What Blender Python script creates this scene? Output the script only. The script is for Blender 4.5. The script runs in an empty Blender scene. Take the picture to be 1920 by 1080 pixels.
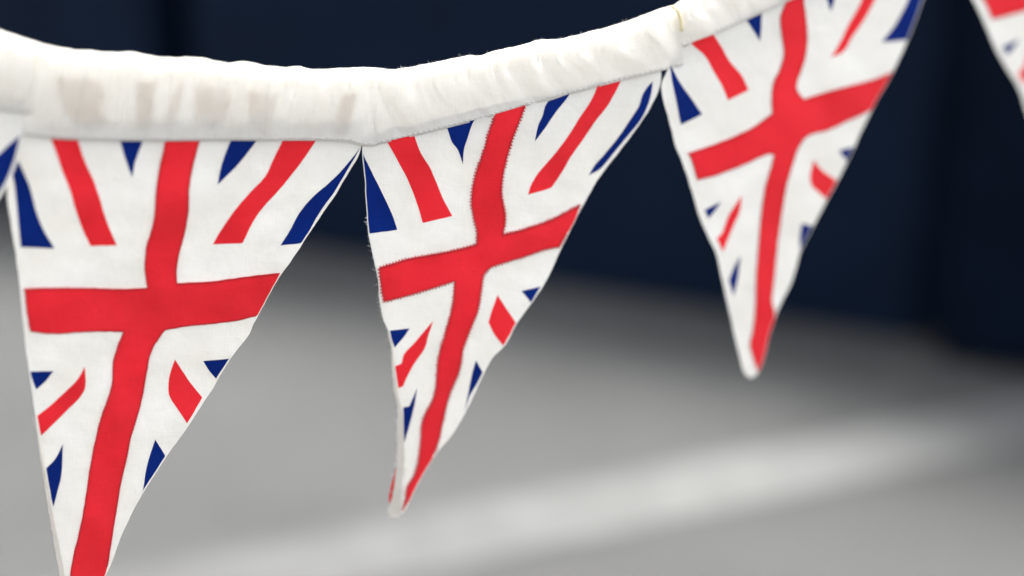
import bpy, math, random
from mathutils import Vector, Matrix, noise
from mathutils.geometry import delaunay_2d_cdt
random.seed(7)
S = bpy.context.scene
COL = S.collection
R = math.radians

# ------------------------------------------------------------------ camera, sky, sun, exposure
PITCH, CAMZ, FOC = R(20), 1.5, 50.0
FPX = 1920*FOC/36.0
cd = bpy.data.cameras.new('camera'); cam = bpy.data.objects.new('camera', cd); COL.objects.link(cam)
cd.lens = FOC; cd.sensor_width = 36; cd.clip_start = .05; cd.clip_end = 300
cam.location = (0, 0, CAMZ); cam.rotation_euler = (R(90)-PITCH, 0, 0)
cd.dof.use_dof = True; cd.dof.focus_distance = .853; cd.dof.aperture_fstop = 1.5
S.camera = cam
SUN_EL, SUN_AZ = R(64), R(24)            # azimuth from +Y, behind the hoarding
w = bpy.data.worlds.new('World'); S.world = w; w.use_nodes = True
nt = w.node_tree; bg = nt.nodes['Background']; sk = nt.nodes.new('ShaderNodeTexSky')
sk.sky_type = 'NISHITA'; sk.sun_disc = False; sk.sun_elevation = SUN_EL; sk.sun_rotation = SUN_AZ
sk.dust_density = 4.0; sk.air_density = 1.0; sk.ozone_density = .4
hs = nt.nodes.new('ShaderNodeHueSaturation'); hs.inputs['Saturation'].default_value = .22      # thin cloud greys the sky
nt.links.new(sk.outputs[0], hs.inputs['Color']); nt.links.new(hs.outputs[0], bg.inputs[0]); bg.inputs[1].default_value = .15
sd = bpy.data.lights.new('sun', 'SUN'); sun = bpy.data.objects.new('sun', sd); COL.objects.link(sun)
sd.energy = 2.0; sd.angle = R(24); sd.color = (1, .96, .9)
sv = Vector((math.sin(SUN_AZ)*math.cos(SUN_EL), math.cos(SUN_AZ)*math.cos(SUN_EL), math.sin(SUN_EL)))
sun.rotation_euler = sv.to_track_quat('Z', 'Y').to_euler()
S.view_settings.view_transform = 'Standard'; S.view_settings.look = 'None'
S.view_settings.exposure = 1.9; S.view_settings.gamma = 1
S.cycles.use_denoising = True
S.cycles.max_bounces = 10; S.cycles.transmission_bounces = 8; S.cycles.diffuse_bounces = 6

# ------------------------------------------------------------------ helpers
MW = Matrix.Translation(cam.location) @ cam.rotation_euler.to_matrix().to_4x4()
def interp(pts, x):
    """smooth curve through (x, value) pairs, straight beyond the ends"""
    n = len(pts)
    if x <= pts[0][0]: i = 0
    elif x >= pts[-1][0]: i = n-2
    else:
        i = 0
        while pts[i+1][0] < x: i += 1
    (x0, y0), (x1, y1) = pts[i], pts[i+1]
    h = x1-x0; t = (x-x0)/h; s = (y1-y0)/h
    if t < 0 or t > 1: return y0+(x-x0)*s
    m0 = (y1-pts[i-1][1])/(x1-pts[i-1][0]) if i > 0 else s
    m1 = (pts[i+2][1]-y0)/(pts[i+2][0]-x0) if i < n-2 else s
    return (2*t**3-3*t*t+1)*y0+(t**3-2*t*t+t)*h*m0+(3*t*t-2*t**3)*y1+(t**3-t*t)*h*m1
LINE_DEPTH = [(-700, .64), (-200, .715), (60, .762), (380, .80), (700, .842), (1000, .866), (1250, .90), (1720, .99), (2300, 1.12)]
HEM = [(-700, -40), (-300, 110), (0, 215), (60, 250), (120, 262), (300, 264), (560, 264), (680, 275), (796, 251), (924, 218), (1040, 184), (1160, 153), (1236, 137),
       (1275, 92), (1340, 66), (1402, 38), (1474, 5), (1560, -32), (1745, -112), (2250, -300)]
def fold(x, y, seed):
    p = Vector((x, y, 0))
    a = noise.noise(Vector((x/210+.35*y/210+seed*7.3, y/260, seed)))*.0065
    b = noise.noise(Vector((x/95-.2*y/95+seed*3.1, y/120, seed+9)))*.0028
    c = noise.noise(Vector((x/38, y/55+.4*x/38, seed+21)))*.0011
    return a+b+c
def depth(x, y):
    d = interp(LINE_DEPTH, x)
    return d+math.sin(PITCH)*1.0*(y-interp(HEM, x))*d/FPX
def P(x, y, off=0., seed=None, extra=0.):
    """a point of the cloth: where the line of bunting hangs, plus its folds"""
    d = depth(x, y)+off+extra
    if seed is not None:
        d += fold(x, y, seed)*min(1, max(.15, (y-interp(HEM, x)+20)/110))
    return MW @ Vector(((x-960)/FPX*d, -(y-540)/FPX*d, -d))

def tag(o, label=None, cat=None, group=None, kind=None):
    if label: o['label'] = label
    if cat: o['category'] = cat
    if group: o['group'] = group
    if kind: o['kind'] = kind
    return o
def link(name, verts, faces, mat, parent=None, smooth=True, uvs=None, origin=None):
    org = Vector(origin) if origin is not None else Vector((0, 0, 0))
    if parent is not None and origin is None:
        org = parent.matrix_world.translation if parent.parent is None else parent.parent.matrix_world.translation
    me = bpy.data.meshes.new(name)
    me.from_pydata([tuple(Vector(v)-org) for v in verts], [], faces)
    me.materials.append(mat)
    if smooth: me.polygons.foreach_set('use_smooth', [True]*len(me.polygons))
    if uvs:
        l = me.uv_layers.new(name='UVMap')
        for lp in me.loops: l.data[lp.index].uv = uvs[lp.vertex_index]
    me.validate(); me.update()
    o = bpy.data.objects.new(name, me); COL.objects.link(o)
    if parent: o.parent = parent
    else: o.location = org
    return o
def empty(name, loc):
    o = bpy.data.objects.new(name, None); COL.objects.link(o); o.location = loc; o.empty_display_size = .05
    o.matrix_world = Matrix.Translation(loc)
    return o

# ------------------------------------------------------------------ materials
def new_mat(name):
    m = bpy.data.materials.new(name); m.use_nodes = True; n = m.node_tree
    return m, n, n.nodes['Principled BSDF'], n.nodes['Material Output']
def cloth(name, col, col2, trans=.25, weave=.45, sheen=.15, patch=None):
    m, n, b, out = new_mat(name); N = n.nodes.new; L = n.links.new
    uv = N('ShaderNodeUVMap'); uv.uv_map = 'UVMap'
    no = N('ShaderNodeTexNoise'); no.inputs['Scale'].default_value = 38; no.inputs['Detail'].default_value = 6
    L(uv.outputs[0], no.inputs['Vector'])
    mp = N('ShaderNodeMapping'); mp.inputs['Scale'].default_value = (1500, 90, 1); L(uv.outputs[0], mp.inputs[0])
    th = N('ShaderNodeTexNoise'); th.inputs['Scale'].default_value = 1; th.inputs['Detail'].default_value = 2; L(mp.outputs[0], th.inputs['Vector'])
    mp2 = N('ShaderNodeMapping'); mp2.inputs['Scale'].default_value = (90, 1500, 1); L(uv.outputs[0], mp2.inputs[0])
    th2 = N('ShaderNodeTexNoise'); th2.inputs['Scale'].default_value = 1; th2.inputs['Detail'].default_value = 2; L(mp2.outputs[0], th2.inputs['Vector'])
    ad = N('ShaderNodeMath'); ad.operation = 'ADD'; L(th.outputs[0], ad.inputs[0]); L(th2.outputs[0], ad.inputs[1])
    mx = N('ShaderNodeMix'); mx.data_type = 'RGBA'; mx.inputs[6].default_value = (*col, 1); mx.inputs[7].default_value = (*col2, 1)
    rp = N('ShaderNodeMapRange'); rp.inputs[1].default_value = .35; rp.inputs[2].default_value = .7; L(no.outputs[0], rp.inputs[0])
    L(rp.outputs[0], mx.inputs[0])
    mul = N('ShaderNodeMix'); mul.data_type = 'RGBA'; mul.blend_type = 'MULTIPLY'; mul.inputs[0].default_value = 1
    cr = N('ShaderNodeMapRange'); cr.inputs[1].default_value = .6; cr.inputs[2].default_value = 1.4
    cr.inputs[3].default_value = 1-.16*weave; cr.inputs[4].default_value = 1.0; L(ad.outputs[0], cr.inputs[0])
    L(mx.outputs[2], mul.inputs[6]); L(cr.outputs[0], mul.inputs[7])
    colout = mul.outputs[2]
    L(colout, b.inputs['Base Color'])
    b.inputs['Roughness'].default_value = .9; b.inputs['Specular IOR Level'].default_value = .2
    b.inputs['Sheen Weight'].default_value = sheen; b.inputs['Sheen Roughness'].default_value = .5
    bp = N('ShaderNodeBump'); bp.inputs['Strength'].default_value = .2; bp.inputs['Distance'].default_value = .0005
    L(ad.outputs[0], bp.inputs['Height'])
    n2 = N('ShaderNodeTexNoise'); n2.inputs['Scale'].default_value = 70; n2.inputs['Detail'].default_value = 4; L(uv.outputs[0], n2.inputs['Vector'])
    bp2 = N('ShaderNodeBump'); bp2.inputs['Strength'].default_value = .35; bp2.inputs['Distance'].default_value = .003
    L(n2.outputs[0], bp2.inputs['Height']); L(bp.outputs[0], bp2.inputs['Normal']); L(bp2.outputs[0], b.inputs['Normal'])
    if trans:
        tr = N('ShaderNodeBsdfTranslucent'); L(colout, tr.inputs[0]); L(bp2.outputs[0], tr.inputs[1])
        ms = N('ShaderNodeMixShader'); ms.inputs[0].default_value = trans
        L(b.outputs[0], ms.inputs[1]); L(tr.outputs[0], ms.inputs[2]); L(ms.outputs[0], out.inputs[0])
    return m
WHITE = cloth('white_cotton', (.875, .86, .82), (.83, .81, .76), .3)
SLEEVE = cloth('white_cotton_sleeve', (.88, .865, .825), (.84, .815, .77), .42)
CREAM = cloth('cream_hem_cotton', (.74, .69, .62), (.68, .63, .56), .2)
RED = cloth('red_print', (.83, .021, .032), (.78, .016, .025), .06, sheen=.08)
REDX = cloth('red_applique', (.84, .021, .033), (.78, .016, .026), .06, .7, sheen=.08)
BLUE = cloth('blue_print', (.002, .019, .17), (.0015, .014, .135), .05, sheen=.02)
BLUE.node_tree.nodes['Principled BSDF'].inputs['Specular IOR Level'].default_value = .08
THREADR = cloth('dark_red_thread', (.56, .011, .028), (.48, .009, .022), 0)
THREADW = cloth('white_thread', (.86, .85, .83), (.8, .79, .77), .2)
CORD = cloth('yellowed_cord', (.7, .62, .38), (.62, .54, .32), .1)

# ------------------------------------------------------------------ setting
def asphalt():
    m, n, b, out = new_mat('worn_asphalt'); N = n.nodes.new; L = n.links.new
    g = N('ShaderNodeTexCoord')
    a = N('ShaderNodeTexNoise'); a.inputs['Scale'].default_value = 260; a.inputs['Detail'].default_value = 5; L(g.outputs['Object'], a.inputs['Vector'])
    c = N('ShaderNodeTexNoise'); c.inputs['Scale'].default_value = 1.7; c.inputs['Detail'].default_value = 5; L(g.outputs['Object'], c.inputs['Vector'])
    r = N('ShaderNodeValToRGB'); r.color_ramp.elements[0].position = .3; r.color_ramp.elements[1].position = .7
    r.color_ramp.elements[0].color = (.0325, .0335, .0332, 1); r.color_ramp.elements[1].color = (.071, .0722, .0716, 1); L(a.outputs[0], r.inputs[0])
    r2 = N('ShaderNodeMapRange'); r2.inputs[1].default_value = .3; r2.inputs[2].default_value = .7; r2.inputs[3].default_value = .80; r2.inputs[4].default_value = 1.12; L(c.outputs[0], r2.inputs[0])
    mu = N('ShaderNodeMix'); mu.data_type = 'RGBA'; mu.blend_type = 'MULTIPLY'; mu.inputs[0].default_value = 1
    L(r.outputs[0], mu.inputs[6]); L(r2.outputs[0], mu.inputs[7]); L(mu.outputs[2], b.inputs['Base Color'])
    b.inputs['Roughness'].default_value = .85
    bp = N('ShaderNodeBump'); bp.inputs['Strength'].default_value = .6; bp.inputs['Distance'].default_value = .004; L(a.outputs[0], bp.inputs['Height']); L(bp.outputs[0], b.inputs['Normal'])
    return m
def paint(name, c0, c1, scale, rough, bump=.3):
    m, n, b, out = new_mat(name); N = n.nodes.new; L = n.links.new
    g = N('ShaderNodeTexCoord'); a = N('ShaderNodeTexNoise'); a.inputs['Scale'].default_value = scale; a.inputs['Detail'].default_value = 6
    L(g.outputs['Object'], a.inputs['Vector'])
    r = N('ShaderNodeValToRGB'); r.color_ramp.elements[0].position = .35; r.color_ramp.elements[1].position = .65
    r.color_ramp.elements[0].color = (*c0, 1); r.color_ramp.elements[1].color = (*c1, 1); L(a.outputs[0], r.inputs[0]); L(r.outputs[0], b.inputs['Base Color'])
    b.inputs['Roughness'].default_value = rough
    bp = N('ShaderNodeBump'); bp.inputs['Strength'].default_value = bump; bp.inputs['Distance'].default_value = .002; L(a.outputs[0], bp.inputs['Height']); L(bp.outputs[0], b.inputs['Normal'])
    return m
ROAD = asphalt()
MARK = paint('worn_road_paint', (.084, .087, .085), (.115, .1185, .116), 60, .7)
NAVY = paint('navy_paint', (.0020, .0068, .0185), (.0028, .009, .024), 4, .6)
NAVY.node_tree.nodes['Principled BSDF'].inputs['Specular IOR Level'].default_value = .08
BLACK = paint('black_recess', (.0008, .0018, .004), (.0014, .0028, .006), 8, .9)
BLACK.node_tree.nodes['Principled BSDF'].inputs['Specular IOR Level'].default_value = .05

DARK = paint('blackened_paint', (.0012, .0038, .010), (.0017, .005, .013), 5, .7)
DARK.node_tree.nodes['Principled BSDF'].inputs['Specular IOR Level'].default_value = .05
n = 24; gs = [-60+120*i/n for i in range(n+1)]
tag(link('ground', [(x, y+20, 0) for y in gs for x in gs], [(j*(n+1)+i, j*(n+1)+i+1, (j+1)*(n+1)+i+1, (j+1)*(n+1)+i) for j in range(n) for i in range(n)], ROAD, smooth=False), kind='structure')
def wear(m):
    n = m.node_tree; N = n.nodes.new; L = n.links.new; b = n.nodes['Principled BSDF']; src = b.inputs['Base Color'].links[0].from_socket
    g = N('ShaderNodeTexCoord'); sx = N('ShaderNodeSeparateXYZ'); L(g.outputs['Object'], sx.inputs[0])
    no = N('ShaderNodeTexNoise'); no.inputs['Scale'].default_value = 9; no.inputs['Detail'].default_value = 6; L(g.outputs['Object'], no.inputs['Vector'])
    mr = N('ShaderNodeMapRange'); mr.inputs[1].default_value = -1.0; mr.inputs[2].default_value = 1.3; mr.inputs[3].default_value = -.35; mr.inputs[4].default_value = .62; L(sx.outputs[0], mr.inputs[0])
    ad = N('ShaderNodeMath'); ad.operation = 'ADD'; L(mr.outputs[0], ad.inputs[0]); L(no.outputs[0], ad.inputs[1])
    st = N('ShaderNodeMapRange'); st.inputs[1].default_value = .3; st.inputs[2].default_value = .85; L(ad.outputs[0], st.inputs[0])
    mx = N('ShaderNodeMix'); mx.data_type = 'RGBA'; mx.inputs[6].default_value = (.057, .0582, .0577, 1); L(st.outputs[0], mx.inputs[0]); L(src, mx.inputs[7]); L(mx.outputs[2], b.inputs['Base Color'])
wear(MARK)
def marking(p0, p1, width, segs=60):
    p0, p1 = Vector(p0), Vector(p1); d = (p1-p0); nrm = Vector((-d.y, d.x)).normalized()
    v, f = [], []
    for i in range(segs+1):
        c = p0+d*i/segs
        for s in (-1, 1):
            q = c+nrm*s*(width/2+noise.noise(Vector((i*.6, s*5, 0)))*.008); v.append((q.x, q.y, .004))
        if i: f.append((2*i-2, 2*i, 2*i+1, 2*i-1))
    return tag(link('road_marking', v, f, MARK, smooth=False), kind='structure')
marking((-2.6, 1.60), (4.2, 4.36), .225)

def box(x0, x1, y0, y1, z0, z1, bev=.006):
    import bmesh
    bm = bmesh.new(); bmesh.ops.create_cube(bm, size=1)
    for q in bm.verts: q.co = Vector(((x0+x1)/2+q.co.x*(x1-x0), (y0+y1)/2+q.co.y*(y1-y0), (z0+z1)/2+q.co.z*(z1-z0)))
    bmesh.ops.bevel(bm, geom=bm.edges[:], offset=bev, segments=2, affect='EDGES')
    v = [tuple(q.co) for q in bm.verts]; f = [[q.index for q in p.verts] for p in bm.faces]; bm.free()
    return v, f
wall = empty('hoarding', (-.637, 4.48, 0))
tag(wall, 'dark navy panelled hoarding standing beyond the grey road behind the flags', 'hoarding')
wall.rotation_euler[2] = math.atan2(-.45, 1.0)
WH = 1.08
def wpart(name, b, mat):
    o = link(name, b[0], b[1], mat, None, smooth=False); o.parent = wall; return o
wpart('backing', box(-4, 4.2, .33, .39, .0, WH-.02), BLACK)
for x0, x1 in ((-3.6, -2.31), (-2.22, -.62), (-.46, 1.93), (2.9, 4.1)):
    wpart('panel', box(x0, x1, 0, .12, .004, WH), NAVY)
wpart('top_rail', box(-4, 1.94, -.03, .2, WH+.003, WH+.07), NAVY)
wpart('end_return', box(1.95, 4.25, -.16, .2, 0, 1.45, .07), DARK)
for x in (-2.265, 2.40):
    wpart('post', box(x-.04, x+.04, .03, .128, 0, WH-.005), BLACK)

# ------------------------------------------------------------------ cloth shapes
def smooth_path(pts, step=9, closed=True, corner=38):
    n = len(pts); V = [Vector(p) for p in pts]; out = []
    def is_corner(i):
        if not closed and i in (0, n-1): return True
        a, b = V[i]-V[i-1], V[(i+1) % n]-V[i]
        return a.length < 1e-6 or b.length < 1e-6 or abs(a.angle_signed(b)) > R(corner)
    cs = [is_corner(i) for i in range(n)]
    for i in range(n if closed else n-1):
        a, b = V[i], V[(i+1) % n]; L = (b-a).length
        ta = (b-a) if cs[i] else (b-V[i-1])*L/max(1e-6, (a-V[i-1]).length+L)
        tb = (b-a) if cs[(i+1) % n] else (V[(i+2) % n]-a)*L/max(1e-6, (V[(i+2) % n]-b).length+L)
        k = max(1, round(L/step))
        for j in range(k):
            t = j/k
            out.append((2*t**3-3*t*t+1)*a+(t**3-2*t*t+t)*ta+(3*t*t-2*t**3)*b+(t**3-t*t)*tb)
    if not closed: out.append(V[-1])
    return out
def inside(p, poly):
    c = False; j = len(poly)-1
    for i in range(len(poly)):
        a, b = poly[i], poly[j]
        if (a.y > p.y) != (b.y > p.y) and p.x < (b.x-a.x)*(p.y-a.y)/(b.y-a.y)+a.x: c = not c
        j = i
    return c
def nearest(p, poly):
    best = None
    for i in range(len(poly)):
        a, b = poly[i-1], poly[i]; ab = b-a; t = max(0, min(1, (p-a).dot(ab)/max(1e-9, ab.length_squared)))
        q = a+ab*t; d = (p-q).length
        if best is None or d < best[0]: best = (d, q)
    return best
def snap_to(pts, panel, near):
    out = []
    for p in pts:
        p = Vector(p); d, q = nearest(p, panel)
        if d < near and inside(p, panel) and q.x > p.x: p = q+(q-p)*.2
        out.append(p)
    return out
def clamp_to(path, panel, margin):
    c = sum(panel, Vector((0, 0)))/len(panel); out = []
    for p in path:
        ins = inside(p, panel); d, q = nearest(p, panel)
        if not ins or d < margin:
            dirn = (p-q) if ins else (q-p)
            if dirn.length < 1e-4: dirn = c-q
            p2 = q+dirn.normalized()*margin
            if not inside(p2, panel): p2 = q+(c-q).normalized()*margin
            p = p2
        out.append(p)
    return out
def wobble(path, amp, sc, seed):
    return [p+Vector((noise.noise(Vector((p.x/sc, p.y/sc, seed))), noise.noise(Vector((p.x/sc, p.y/sc, seed+30)))))*amp for p in path]
def sheet(name, path, off, thick, mat, parent, seed, step=13, extra=None):
    """closed sheet of cloth: front, back and rim follow the folds"""
    path = [p for i, p in enumerate(path) if (p-path[i-1]).length > .4]
    xs = [p.x for p in path]; ys = [p.y for p in path]
    pts = list(path)
    y = min(ys)+step/2; row = 0
    while y < max(ys):
        x = min(xs)+(step/2 if row % 2 else step)
        while x < max(xs):
            p = Vector((x, y))
            if inside(p, path) and nearest(p, path)[0] > step*.45: pts.append(p)
            x += step
        y += step*.87; row += 1
    nb = len(path)
    vo, _, fo, *_ = delaunay_2d_cdt(pts, [], [list(range(nb))], 1, 1e-4)
    ex = extra or (lambda x, y: 0)
    fr = [P(v.x, v.y, off, seed, ex(v.x, v.y)) for v in vo]
    bk = [P(v.x, v.y, off+thick, seed, ex(v.x, v.y)) for v in vo]
    N = len(vo)
    # orient towards the camera
    def ori(f):
        a, b, c = (vo[i] for i in f[:3]); return f if (b-a).cross(c-a) < 0 else f[::-1]
    F = [ori(list(f)) for f in fo]
    faces = [tuple(f) for f in F]+[tuple(i+N for i in f[::-1]) for f in F]
    verts = fr+bk
    cnt = {}
    for f in F:
        for i in range(len(f)):
            e = (f[i], f[(i+1) % len(f)]); cnt[e] = 1
    rim = [e for e in cnt if (e[1], e[0]) not in cnt]
    for a, b in rim:
        k = len(verts); verts += [fr[a], fr[b], bk[b], bk[a]]; faces.append((k, k+3, k+2, k+1))
    px = .00033
    uv2 = [(v.x*px, -v.y*px) for v in vo]; uvs = uv2+uv2
    for a, b in rim: uvs += [uv2[a], uv2[b], uv2[b], uv2[a]]
    return link(name, verts, faces, mat, parent, uvs=uvs)
class Tubes:
    def __init__(s): s.v, s.f, s.uv = [], [], []
    def add(s, pts, r, sides=4, taper=False):
        k = len(s.v); n = len(pts)
        for i, p in enumerate(pts):
            d = (pts[min(i+1, n-1)]-pts[max(i-1, 0)]).normalized()
            a = d.orthogonal().normalized(); b = d.cross(a)
            rr = r*(1-.75*i/(n-1)) if taper else r
            for j in range(sides):
                t = 2*math.pi*j/sides; s.v.append(p+(a*math.cos(t)+b*math.sin(t))*rr); s.uv.append((p.x+j*.001, p.z))
            if i:
                for j in range(sides):
                    j2 = (j+1) % sides; s.f.append((k+(i-1)*sides+j, k+(i-1)*sides+j2, k+i*sides+j2, k+i*sides+j))
        s.f.append(tuple(k+j for j in range(sides))[::-1]); s.f.append(tuple(k+(n-1)*sides+j for j in range(sides)))
    def link(s, name, mat, parent): return link(name, s.v, s.f, mat, parent, uvs=s.uv)
def walk(path, step, closed=False):
    """points with normals at even steps along a path"""
    pts = path+[path[0]] if closed else path
    out, need = [], 0.
    for a, b in zip(pts, pts[1:]):
        L = (b-a).length
        if L < 1e-6: continue
        d = (b-a)/L; t = need
        while t < L:
            out.append((a+d*t, d, Vector((-d.y, d.x)))); t += step
        need = t-L
    return out

# sleeves: lower hem, upper edge
TOP = [(-700, -240), (-300, -60), (0, 58), (30, 68), (65, 80), (110, 90), (160, 96), (210, 99), (250, 99), (280, 105), (330, 109), (375, 109), (425, 118), (460, 116), (500, 124), (560, 126), (590, 130),
       (640, 128), (690, 126), (725, 130), (760, 127), (800, 120), (850, 110), (875, 104), (900, 104), (930, 95), (980, 84), (1010, 75), (1040, 74), (1080, 66), (1120, 56), (1160, 45), (1200, 31), (1240, 16), (1264, 9),
       (1276, 2), (1300, -12), (1350, -42), (1480, -102), (1760, -230), (2250, -430)]
def gather(x, qq, seed, lean):
    """soft vertical puckers of the sleeve, deeper near the top"""
    u = x+lean*(1-qq)*60+10*noise.noise(Vector((x/80, qq*.9, seed+2)))
    g = noise.noise(Vector((u/34, qq*.5, seed+3)))*.0028+(abs(noise.noise(Vector((u/60, qq*.35, seed+8))))-.2)*-.0085+noise.noise(Vector((u/15, qq*.9, seed+12)))*.0007
    return g-max(0, .10-abs(noise.noise(Vector((u/44+qq*.35, qq*.22, seed+60)))))*.013-max(0, .08-abs(noise.noise(Vector((u/27-qq*.3, qq*.3, seed+70)))))*.005
def make_sleeve(parent, x0, x1, hem, seed, zoff=0., lean=0., r_px=38, endfade=None):
    n = max(8, int((x1-x0)/2.5)); verts, faces, uvs = [], [], []
    prof = [('f', q) for q in (-.02, 0, .04, .1, .18, .26, .34, .42, .5, .58, .66, .74, .82, .9, .96)]+[('a', q) for q in [i/14 for i in range(15)]]+[('b', q) for q in (.85, .65, .45, .25, .05)]
    m = len(prof)
    for i in range(n+1):
        x = x0+(x1-x0)*i/n
        yb, yt = interp(hem, x), interp(TOP, x)
        d0 = depth(x, yb); r = 30*d0/FPX
        yt += noise.noise(Vector((x/26, 0, seed)))*2.2+noise.noise(Vector((x/9, 0, seed+5)))*.7
        ends = min(1, (i+1)/5, (n-i+1)/5)
        for kind, q in prof:
            qq = q if kind == 'f' else 1
            g = gather(x, qq, seed, lean)
            amp = .22+.78*max(0, qq)**.9
            xx = x+noise.noise(Vector((x/45, qq*2, seed+40)))*3*qq*ends + lean*(qq)*0
            if kind == 'f':
                y = yb+(yt+r_px-yb)*max(q, 0); off = -.0014-.0014*math.sin(math.pi*max(q, 0)**1.5)+g*amp
                if q < 0: off += .0007; y -= .4
            elif kind == 'a':
                ph = math.pi*q; y = yt+r_px*(1-math.sin(ph)); off = r*(1-math.cos(ph))-.0014+g*max(0, math.cos(ph))*1.0
            else:
                y = yb+(yt+r_px-yb)*q; off = 2*r*(.15+.85*q)
            verts.append(P(xx, y, off+zoff)); uvs.append((x*.00033, -(y+off*2000)*.00033))
        if i:
            for j in range(m-1): faces.append(((i-1)*m+j, (i-1)*m+j+1, i*m+j+1, i*m+j))
    o = link('sleeve', verts, faces, SLEEVE, parent, uvs=uvs)
    # running stitch just above the hem
    T = Tubes()
    pth = [Vector((x, interp(hem, x)-5)) for x in range(int(x0)+8, int(x1)-6, 4)]
    for p, d, nn in walk(pth, 10):
        a, b = p-d*3.2, p+d*3.2
        T.add([P(a.x, a.y, -.0019+zoff), P(p.x, p.y, -.0026+zoff), P(b.x, b.y, -.0019+zoff)], .00038)
    tag(T.link('stitching', THREADW, o), kind='stuff')
    return o

GROUP = 'union flag pennants strung in a row'
def make_flag(label, loc, seed, outline, cross, reds, blues, hem, sleeve, zoff=0., margin=3.2, hem_strip=None, fine=True, back=None, affine=None, snap=0):
    A = affine or (lambda p: p)
    T = lambda pts: [A(p) for p in pts]
    tuck = lambda pth, pan, mar: [Vector((q.x, max(q.y, interp(hem, q.x)-2.5))) for q in clamp_to(pth, pan, mar)]
    root = empty('bunting_flag', P(*loc)); tag(root, label, 'pennant', GROUP)
    ex = lambda x, y: zoff
    base = smooth_path(T(outline), 8)
    base = wobble(base, .9, 22, seed)
    sheet('white_panel', base, 0, .0006, WHITE, root, seed, 12, ex)
    for pts in reds:
        p = tuck(wobble(smooth_path(snap_to(T(pts), base, snap), 7), .5, 16, seed+4), base, margin)
        sheet('red_stripe', p, -.00022, .0002, RED, root, seed, 14, ex)
    for pts in blues:
        if snap:
            c = sum((Vector(q) for q in pts), Vector((0, 0)))/len(pts); pts = [tuple(c+(Vector(q)-c)*1.14) for q in pts]
        p = tuck(wobble(smooth_path(snap_to(T(pts), base, snap), 7), .5, 16, seed+5), base, margin)
        sheet('blue_patch', p, -.00022, .0002, BLUE, root, seed, 14, ex)
    cp = tuck(wobble(smooth_path(T(cross), 7), 0.8, 14, seed+6), base, margin*.6)
    xo = sheet('red_cross', cp, -.00055, .0005, REDX, root, seed, 12, ex)
    st = Tubes(); sgn = 1
    rs = random.Random(seed)
    for p, d, nn in walk(cp, 3.1 if fine else 2.6, True):
        sgn = -sgn; w3 = rs.uniform(1.6, 3.6) if fine else rs.uniform(.2, 1.2)
        q = p+nn*(w3 if sgn > 0 else -3.2)
        q2 = p+nn*(-3.2 if sgn > 0 else w3)+d*2.5
        if nearest(p, base)[0] < margin+1.5 or p.y < interp(hem, p.x)+1: continue
        # keep the stitch over the band edge, on whichever side the cloth lies
        if not inside(p+nn*-4, cp):
            q, q2 = p-nn*(q-p).dot(nn), p-nn*(q2-p).dot(nn)+d*2.5
        st.add([P(q.x, q.y, -.0006, seed, zoff), P((q.x+q2.x)/2, (q.y+q2.y)/2, -.00085, seed, zoff), P(q2.x, q2.y, -.0006, seed, zoff)], .0003 if fine else .00022, 4)
    tag(st.link('stitching', THREADR, xo), kind='stuff')
    if back:
        sheet('back_stripe', smooth_path(back[1], 6), .0008, .0005, RED, root, seed, 12, ex)
    if hem_strip:
        hp = wobble(smooth_path(T(hem_strip), 6), .8, 12, seed+13)
        sheet('hem_edge', hp, -.0012, .0014, CREAM, root, seed, 9, ex)
    if sleeve:
        make_sleeve(root, sleeve[0], sleeve[1], hem, seed, zoff+(sleeve[2] if len(sleeve) > 2 else 0), lean=sleeve[3] if len(sleeve) > 3 else .4)
    return root, base

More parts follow.
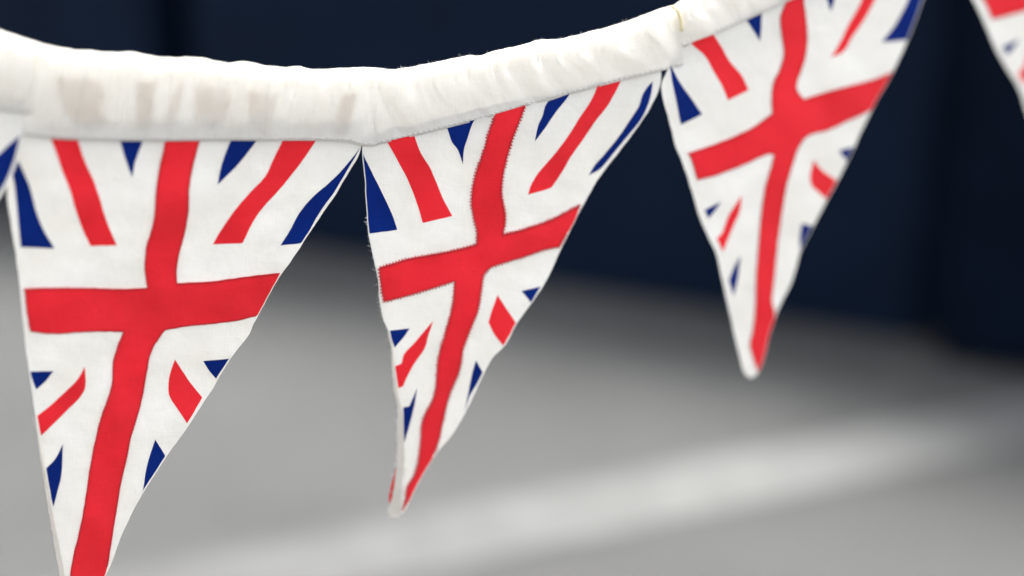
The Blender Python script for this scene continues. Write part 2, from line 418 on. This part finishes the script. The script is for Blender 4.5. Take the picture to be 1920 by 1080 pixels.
# ------------------------------------------------------------------ the flags
# first whole flag from the left
F1 = dict(
 outline=[(40, 222), (34, 268), (20, 318), (13, 360), (22, 430), (31, 490), (39, 560), (47, 640), (55, 700), (66, 780), (80, 880), (97, 985), (110, 1060), (122, 1115), (138, 1160), (152, 1172), (165, 1150), (180, 1115), (205, 1065), (225, 1012), (245, 967), (265, 930), (290, 890), (320, 845), (350, 803), (375, 765), (400, 727), (420, 692), (440, 662), (468, 626), (474, 611), (481, 598), (500, 562), (524, 520), (545, 490), (565, 460), (585, 430), (603, 403), (628, 366), (655, 322), (677, 278), (680, 222)],
 cross=[(309, 248), (310, 265), (300, 310), (293, 355), (290, 400), (283, 435), (275, 460), (272, 485), (272, 510), (276, 540), (230, 542), (160, 540), (100, 540), (46, 541), (50, 580), (57, 622), (100, 626), (170, 622), (232, 622), (220, 650), (212, 680), (210, 720), (203, 745), (190, 780), (180, 820), (170, 870), (165, 900), (158, 950), (148, 1000), (138, 1040), (132, 1080), (134, 1120), (160, 1130), (190, 1110), (202, 1060), (210, 1010), (218, 960), (228, 900), (238, 860), (246, 820), (258, 780), (268, 740), (275, 700), (282, 665), (294, 640), (310, 619), (350, 612), (390, 608), (440, 602), (485, 592), (502, 560), (525, 512), (470, 518), (420, 525), (380, 529), (332, 531), (331, 508), (335, 480), (343, 450), (353, 400), (355, 350), (362, 310), (374, 265), (376, 248)],
 reds=[[(93, 248), (95, 258), (102, 276), (117, 320), (130, 352), (141, 390), (155, 430), (170, 461), (219, 460), (200, 415), (187, 372), (176, 340), (157, 297), (145, 258), (143, 248)],
       [(536, 248), (528, 268), (512, 300), (498, 330), (470, 360), (440, 395), (417, 428), (399, 458), (455, 456), (475, 415), (495, 387), (520, 360), (545, 330), (568, 300), (591, 265), (600, 248)],
       [(159, 688), (160, 725), (150, 745), (125, 770), (100, 795), (77, 817), (70, 780), (95, 760), (120, 737), (145, 712)],
       [(328, 674), (345, 700), (360, 722), (379, 745), (365, 770), (351, 794), (332, 765), (317, 740), (318, 705)]],
 blues=[[(28, 290), (45, 325), (57, 355), (68, 398), (82, 432), (102, 466), (39, 463), (33, 400), (27, 345), (22, 318)],
        [(226, 262), (228, 274), (239, 308), (248, 333), (253, 304), (265, 272), (267, 262)],
        [(434, 262), (428, 274), (416, 308), (408, 346), (425, 330), (450, 304), (475, 272), (482, 262)],
        [(676, 276), (650, 321), (624, 364), (600, 397), (568, 456), (526, 460), (545, 430), (561, 400), (586, 370), (616, 344), (645, 315)],
        [(56, 697), (100, 696), (85, 715), (68, 730), (62, 715)],
        [(118, 833), (115, 890), (108, 920), (100, 950), (94, 920), (87, 878), (104, 860)],
        [(381, 677), (430, 673), (418, 690), (405, 710), (392, 695)],
        [(291, 824), (311, 856), (296, 885), (277, 910), (267, 932), (271, 900), (277, 868)]])
HEM1 = [(40, 252), (75, 257), (110, 261), (200, 264), (300, 265), (400, 264), (500, 264), (600, 264), (650, 266), (684, 274), (720, 272)]
STRIP1 = [(60, 775), (72, 830), (86, 900), (98, 960), (108, 1010), (118, 1060), (126, 1110), (118, 1105), (109, 1060), (96, 985), (79, 880), (66, 800)]
f1, b1 = make_flag('large flag pennant left of centre, its tip cut off by the bottom of the picture', (340, 270), 1, F1['outline'], F1['cross'], F1['reds'], F1['blues'], HEM1, (38, 706, 0, .5), fine=False, margin=2.6, hem_strip=STRIP1)

# the flag in focus
F2o = [(681, 250), (679, 286), (683, 329), (687, 391), (690, 436), (696, 462), (702, 493), (708, 520), (711, 556), (718, 596), (727, 618), (735, 653), (737, 689), (740, 729), (747, 760), (746, 804), (746, 849), (742, 889), (736, 929), (727, 958), (731, 969), (747, 969), (758, 958), (773, 929), (793, 891), (818, 851), (849, 813), (876, 767), (907, 702), (924, 671), (947, 647), (969, 607), (996, 569), (1013, 545), (1031, 513), (1049, 473), (1067, 437), (1089, 393), (1102, 369), (1129, 325), (1160, 285), (1191, 244), (1222, 197), (1238, 160), (1240, 125)]
F2c = [(934, 200), (927, 220), (918, 244), (909, 276), (898, 307), (889, 338), (884, 373), (887, 404), (894, 434), (894, 458), (862, 467), (818, 476), (773, 484), (711, 502), (713, 524), (720, 566), (751, 558), (796, 545), (853, 527), (849, 569), (842, 600), (833, 631), (822, 671), (818, 720), (811, 751), (793, 787), (789, 827), (784, 867), (776, 893), (764, 913), (760, 938), (755, 958), (773, 929), (791, 893), (807, 867), (822, 827), (831, 787), (838, 756), (849, 724), (862, 693), (869, 653), (884, 613), (896, 582), (902, 547), (907, 516), (920, 502), (951, 491), (987, 480), (1018, 469), (1048, 463), (1062, 440), (1078, 413), (1087, 384), (1031, 413), (978, 431), (942, 440), (947, 422), (947, 400), (941, 366), (942, 338), (949, 302), (958, 271), (969, 240), (982, 206), (988, 190)]
F2r = [[(722, 258), (729, 271), (744, 298), (758, 324), (769, 347), (782, 382), (793, 418), (848, 405), (831, 373), (818, 342), (807, 316), (789, 287), (778, 258), (774, 246)],
       [(1122, 155), (1116, 172), (1104, 196), (1086, 222), (1067, 253), (1040, 289), (1013, 320), (997, 344), (990, 365), (1018, 357), (1034, 352), (1053, 324), (1071, 293), (1093, 262), (1116, 228), (1142, 194), (1161, 158), (1166, 146)],
       [(812, 602), (804, 627), (796, 653), (778, 680), (763, 707), (756, 724), (747, 728), (741, 687), (753, 682), (758, 664), (778, 642), (798, 618)],
       [(933, 553), (949, 578), (969, 607), (956, 627), (944, 648), (927, 627), (916, 604), (924, 578)]]
F2b = [[(680, 288), (700, 329), (720, 369), (736, 404), (745, 431), (693, 438), (688, 391), (683, 338)],
       [(836, 232), (840, 244), (848, 267), (859, 282), (868, 308), (870, 280), (877, 258), (885, 233), (889, 224)],
       [(1028, 190), (1022, 200), (1017, 218), (1009, 236), (1003, 265), (1022, 240), (1040, 213), (1060, 188), (1068, 176)],
       [(1224, 153), (1213, 164), (1205, 178), (1198, 199), (1186, 218), (1162, 254), (1136, 286), (1116, 309), (1104, 329), (1126, 316), (1148, 290), (1176, 256), (1203, 222), (1216, 194), (1222, 170)],
       [(731, 620), (768, 616), (756, 633), (740, 652), (736, 640)],
       [(782, 727), (776, 764), (767, 800), (758, 830), (756, 764), (767, 762), (774, 747)],
       [(978, 546), (1014, 537), (1004, 553), (996, 568), (987, 556)],
       [(892, 676), (905, 698), (894, 720), (881, 742), (871, 770), (878, 738), (884, 707)]]
HEM2 = [(690, 276), (740, 264), (796, 251), (860, 235), (924, 218), (1040, 184), (1100, 169), (1160, 153), (1236, 134), (1275, 124)]
STRIP2 = [(727, 622), (734, 640), (740, 690), (744, 729), (751, 760), (756, 790), (757, 830), (758, 868), (751, 910), (752, 945), (753, 966), (729, 969), (733, 945), (741, 900), (745, 849), (745, 804), (746, 762), (739, 731), (735, 690), (734, 655)]
BACK2 = ([(690, 300), (712, 540), (730, 640), (742, 740), (744, 830), (742, 880), (734, 905), (728, 936), (733, 958), (745, 955), (775, 900), (850, 790), (900, 690), (960, 600), (1010, 520), (1080, 380), (1180, 230)],
         [(744, 872), (738, 893), (733, 912), (729, 936), (731, 948), (740, 952), (752, 930), (760, 880)])
f2, b2 = make_flag('sharply focused middle flag pennant with zigzag stitching and a frayed left edge', (960, 210), 2, F2o, F2c, F2r, F2b, HEM2, (701, 1281, .0008, -.7), hem_strip=STRIP2, back=BACK2, margin=2)

# the next flag to the right
F3 = dict(
 outline=[(1262, 100), (1252, 130), (1240, 160), (1244, 190), (1252, 217), (1267, 274), (1281, 309), (1297, 358), (1311, 405), (1329, 446), (1343, 476), (1353, 520), (1361, 557), (1373, 610), (1387, 668), (1396, 700), (1406, 709), (1417, 704), (1428, 684), (1444, 625), (1459, 580), (1485, 527), (1500, 475), (1522, 430), (1549, 378), (1571, 338), (1590, 300), (1609, 259), (1642, 191), (1676, 131), (1703, 72), (1730, 0), (1750, -70), (1755, -120), (1560, -50), (1400, 20)],
 cross=[(1486, -18), (1473, 7), (1464, 30), (1466, 67), (1470, 101), (1462, 131), (1451, 154), (1447, 180), (1448, 213), (1410, 240), (1369, 259), (1331, 274), (1291, 287), (1300, 311), (1308, 338), (1350, 326), (1399, 307), (1440, 289), (1452, 290), (1444, 319), (1434, 356), (1428, 397), (1422, 460), (1418, 520), (1416, 580), (1411, 625), (1406, 646), (1413, 674), (1424, 702), (1432, 685), (1438, 655), (1446, 622), (1453, 590), (1448, 565), (1453, 512), (1459, 452), (1467, 395), (1476, 345), (1486, 311), (1500, 272), (1519, 253), (1552, 244), (1594, 225), (1635, 204), (1661, 165), (1678, 133), (1642, 148), (1594, 161), (1545, 174), (1508, 186), (1496, 172), (1494, 158), (1500, 139), (1510, 109), (1514, 75), (1512, 37), (1507, 0), (1508, -28)],
 reds=[[(1290, 72), (1296, 82), (1322, 105), (1339, 135), (1354, 161), (1365, 188), (1404, 169), (1391, 142), (1369, 116), (1354, 90), (1339, 66), (1334, 58)],
       [(1632, -60), (1616, 0), (1590, 49), (1572, 86), (1558, 108), (1582, 96), (1597, 71), (1620, 37), (1640, 0), (1672, -75)],
       [(1391, 366), (1387, 396), (1376, 422), (1365, 449), (1356, 472), (1344, 447), (1354, 437), (1365, 407), (1376, 389)],
       [(1526, 300), (1541, 319), (1566, 337), (1543, 371), (1522, 349), (1519, 332)]],
 blues=[[(1259, 128), (1275, 157), (1294, 184), (1312, 210), (1277, 227), (1269, 187), (1262, 152)],
        [(1398, 32), (1403, 40), (1414, 56), (1424, 73), (1426, 52), (1427, 26), (1428, 18)],
        [(1536, -40), (1549, -10), (1558, 17), (1564, -5), (1575, -45)],
        [(1742, -60), (1730, -8), (1717, 36), (1701, 66), (1660, 71), (1683, 41), (1704, 0), (1722, -50)],
        [(1323, 394), (1350, 380), (1339, 396), (1329, 408)],
        [(1387, 484), (1383, 520), (1376, 551), (1368, 524), (1376, 505)],
        [(1575, 283), (1606, 275), (1597, 287), (1588, 300)],
        [(1504, 422), (1524, 427), (1512, 456), (1502, 477), (1501, 449)]])
HEM3 = [(1262, 97), (1296, 80), (1340, 64), (1402, 37), (1430, 24), (1474, 4), (1560, -34), (1745, -112), (1800, -134)]
f3, b3 = make_flag('blurred flag pennant right of centre, shown whole down to its white tip', (1490, 0), 3, F3['outline'], F3['cross'], F3['reds'], F3['blues'], HEM3, (1273, 1752, -.0006, -.5), fine=False, margin=1.2, snap=9)

# cut off by the right and the left side of the picture
HEM4 = [(1700, -93), (1745, -112), (2250, -300), (2300, -320)]
aff4 = lambda p: (1862+(p[0]-1309)*1.08+(p[1]-339)*.08, 37+(p[1]-339)*.93)
f4, b4 = make_flag('most blurred flag pennant, only its left edge showing in the top right corner', (1980, -230), 4, F3['outline'], F3['cross'], F3['reds'], F3['blues'], HEM4, (1762, 2230), fine=False, affine=aff4, zoff=0, margin=1.5, snap=8)
HEM0 = [(-600, 0), (-300, 110), (0, 206), (30, 211), (70, 214)]
aff0 = lambda p: (40+(p[0]-676)*.68, 247+(p[1]-275)*1.10+(p[0]-676)*.10)
F0 = {k: [aff0(p) for p in F1[k]] for k in ('outline', 'cross')}
F0['reds'] = [[aff0(p) for p in q] for q in F1['reds']]; F0['blues'] = [[aff0(p) for p in q] for q in F1['blues']]
k0 = next(i for i, p in enumerate(F1['outline']) if p == (524, 520)); k1 = F1['outline'].index((677, 278))
F0['outline'][k0:k1+2] = [(-62, 470), (-28, 408), (2, 368), (21, 332), (36, 290), (43, 248), (44, 180)]
F0['blues'][3] = [(37, 254), (12, 276), (-12, 300), (-40, 335), (-75, 395), (-40, 408), (-4, 364), (15, 330), (29, 290)]
f0, b0 = make_flag('flag pennant cut off by the left side, only a white and blue corner showing', (-180, 160), 5, F0['outline'], F0['cross'], F0['reds'], F0['blues'], HEM0, (-420, 64, .0015), fine=False, zoff=-.004, margin=5)

INNER = cloth('unbleached_cotton', (.88, .79, .66), (.86, .77, .63), .66)
def inner(parent, seed, polys, hem, sseed, lean, zoff, mat):
    def ex(x, y):
        yb, yt = interp(hem, x), interp(TOP, x); q = max(0, min(1, (yb-y)/(yb-yt-38)))
        return zoff-.0014-.0014*math.sin(math.pi*q**1.5)+gather(x, q, sseed, lean)*(.22+.78*q**.9)
    for k, pts in enumerate(polys):
        sheet('inner_fold', wobble(smooth_path(pts, 8), 2.5, 20, seed+k), .0008, .0004, mat, parent, None, 7, ex)
inner(f1, 51, [[(104, 142), (188, 148), (196, 176), (186, 200), (206, 236), (162, 240), (122, 214)], [(254, 150), (288, 152), (286, 236), (256, 238)], [(335, 152), (348, 156), (328, 238), (300, 240)],
    [(362, 156), (432, 163), (430, 206), (400, 244), (364, 240)], [(462, 168), (520, 172), (512, 212), (494, 250), (470, 246)], [(640, 178), (668, 172), (654, 250), (622, 252)]], HEM1, 1, .5, 0, INNER)

# frayed threads on the flag in focus: left edge and the upper fold of its sleeve
def fray(path, count, lo, hi, side, seed, zoff, parent, rad=.0001, flat=False):
    T = Tubes(); rnd = random.Random(seed); W = walk(path, 1.0)
    for _ in range(count):
        p, d, nn = W[rnd.randrange(len(W))]
        nn = nn*side; L = rnd.uniform(lo, hi)*(1 if rnd.random() < .8 else 1.7)
        dirn = (nn+d*rnd.uniform(-1.1, 1.1)).normalized(); bend = rnd.uniform(-.8, .8)
        pts = []
        for i in range(5):
            t = i/4; q = p-nn*1.5+dirn*L*t+Vector((-dirn.y, dirn.x))*bend*L*t*t*.6
            pts.append(P(q.x, q.y, zoff+rnd.uniform(-.0004, .0004), None if flat else seed))
        T.add(pts, rad*rnd.uniform(.7, 1.3), 3, True)
    return tag(T.link('frayed_threads', THREADW, parent), kind='stuff')
left2 = [p for p in smooth_path(F2o[2:19], 6, False)]
fray(left2[10:], 260, 2, 6.5, 1, 2, .0003, f2)
top2 = [Vector((x, interp(TOP, x))) for x in range(705, 1200, 4)]
fray(top2, 230, 1.5, 5, -1, 12, .0085, f2, flat=True)

# the cord the sleeves are threaded on, and the yellowed edge that shows at the gap
C = Tubes()
C.add([P(x, interp(TOP, x)+29, .0088) for x in range(-430, 2300, 6)], .0022, 8)
tag(link('cord', C.v, C.f, CORD, uvs=C.uv, origin=P(960, 120)), 'yellowed cord threaded through the white sleeves of the flags', 'cord')
E = Tubes()
pts = []
for i in range(15):
    t = i/14; pts.append(P(1259+21*math.sin(t*math.pi/2)**1.0-2*t*t, 13+46*(1-math.cos(t*math.pi/2)), .007*(1-t)**1.5-.0062))
E.add(pts, .0011, 6)
E.link('edge_trim', CORD, f3)
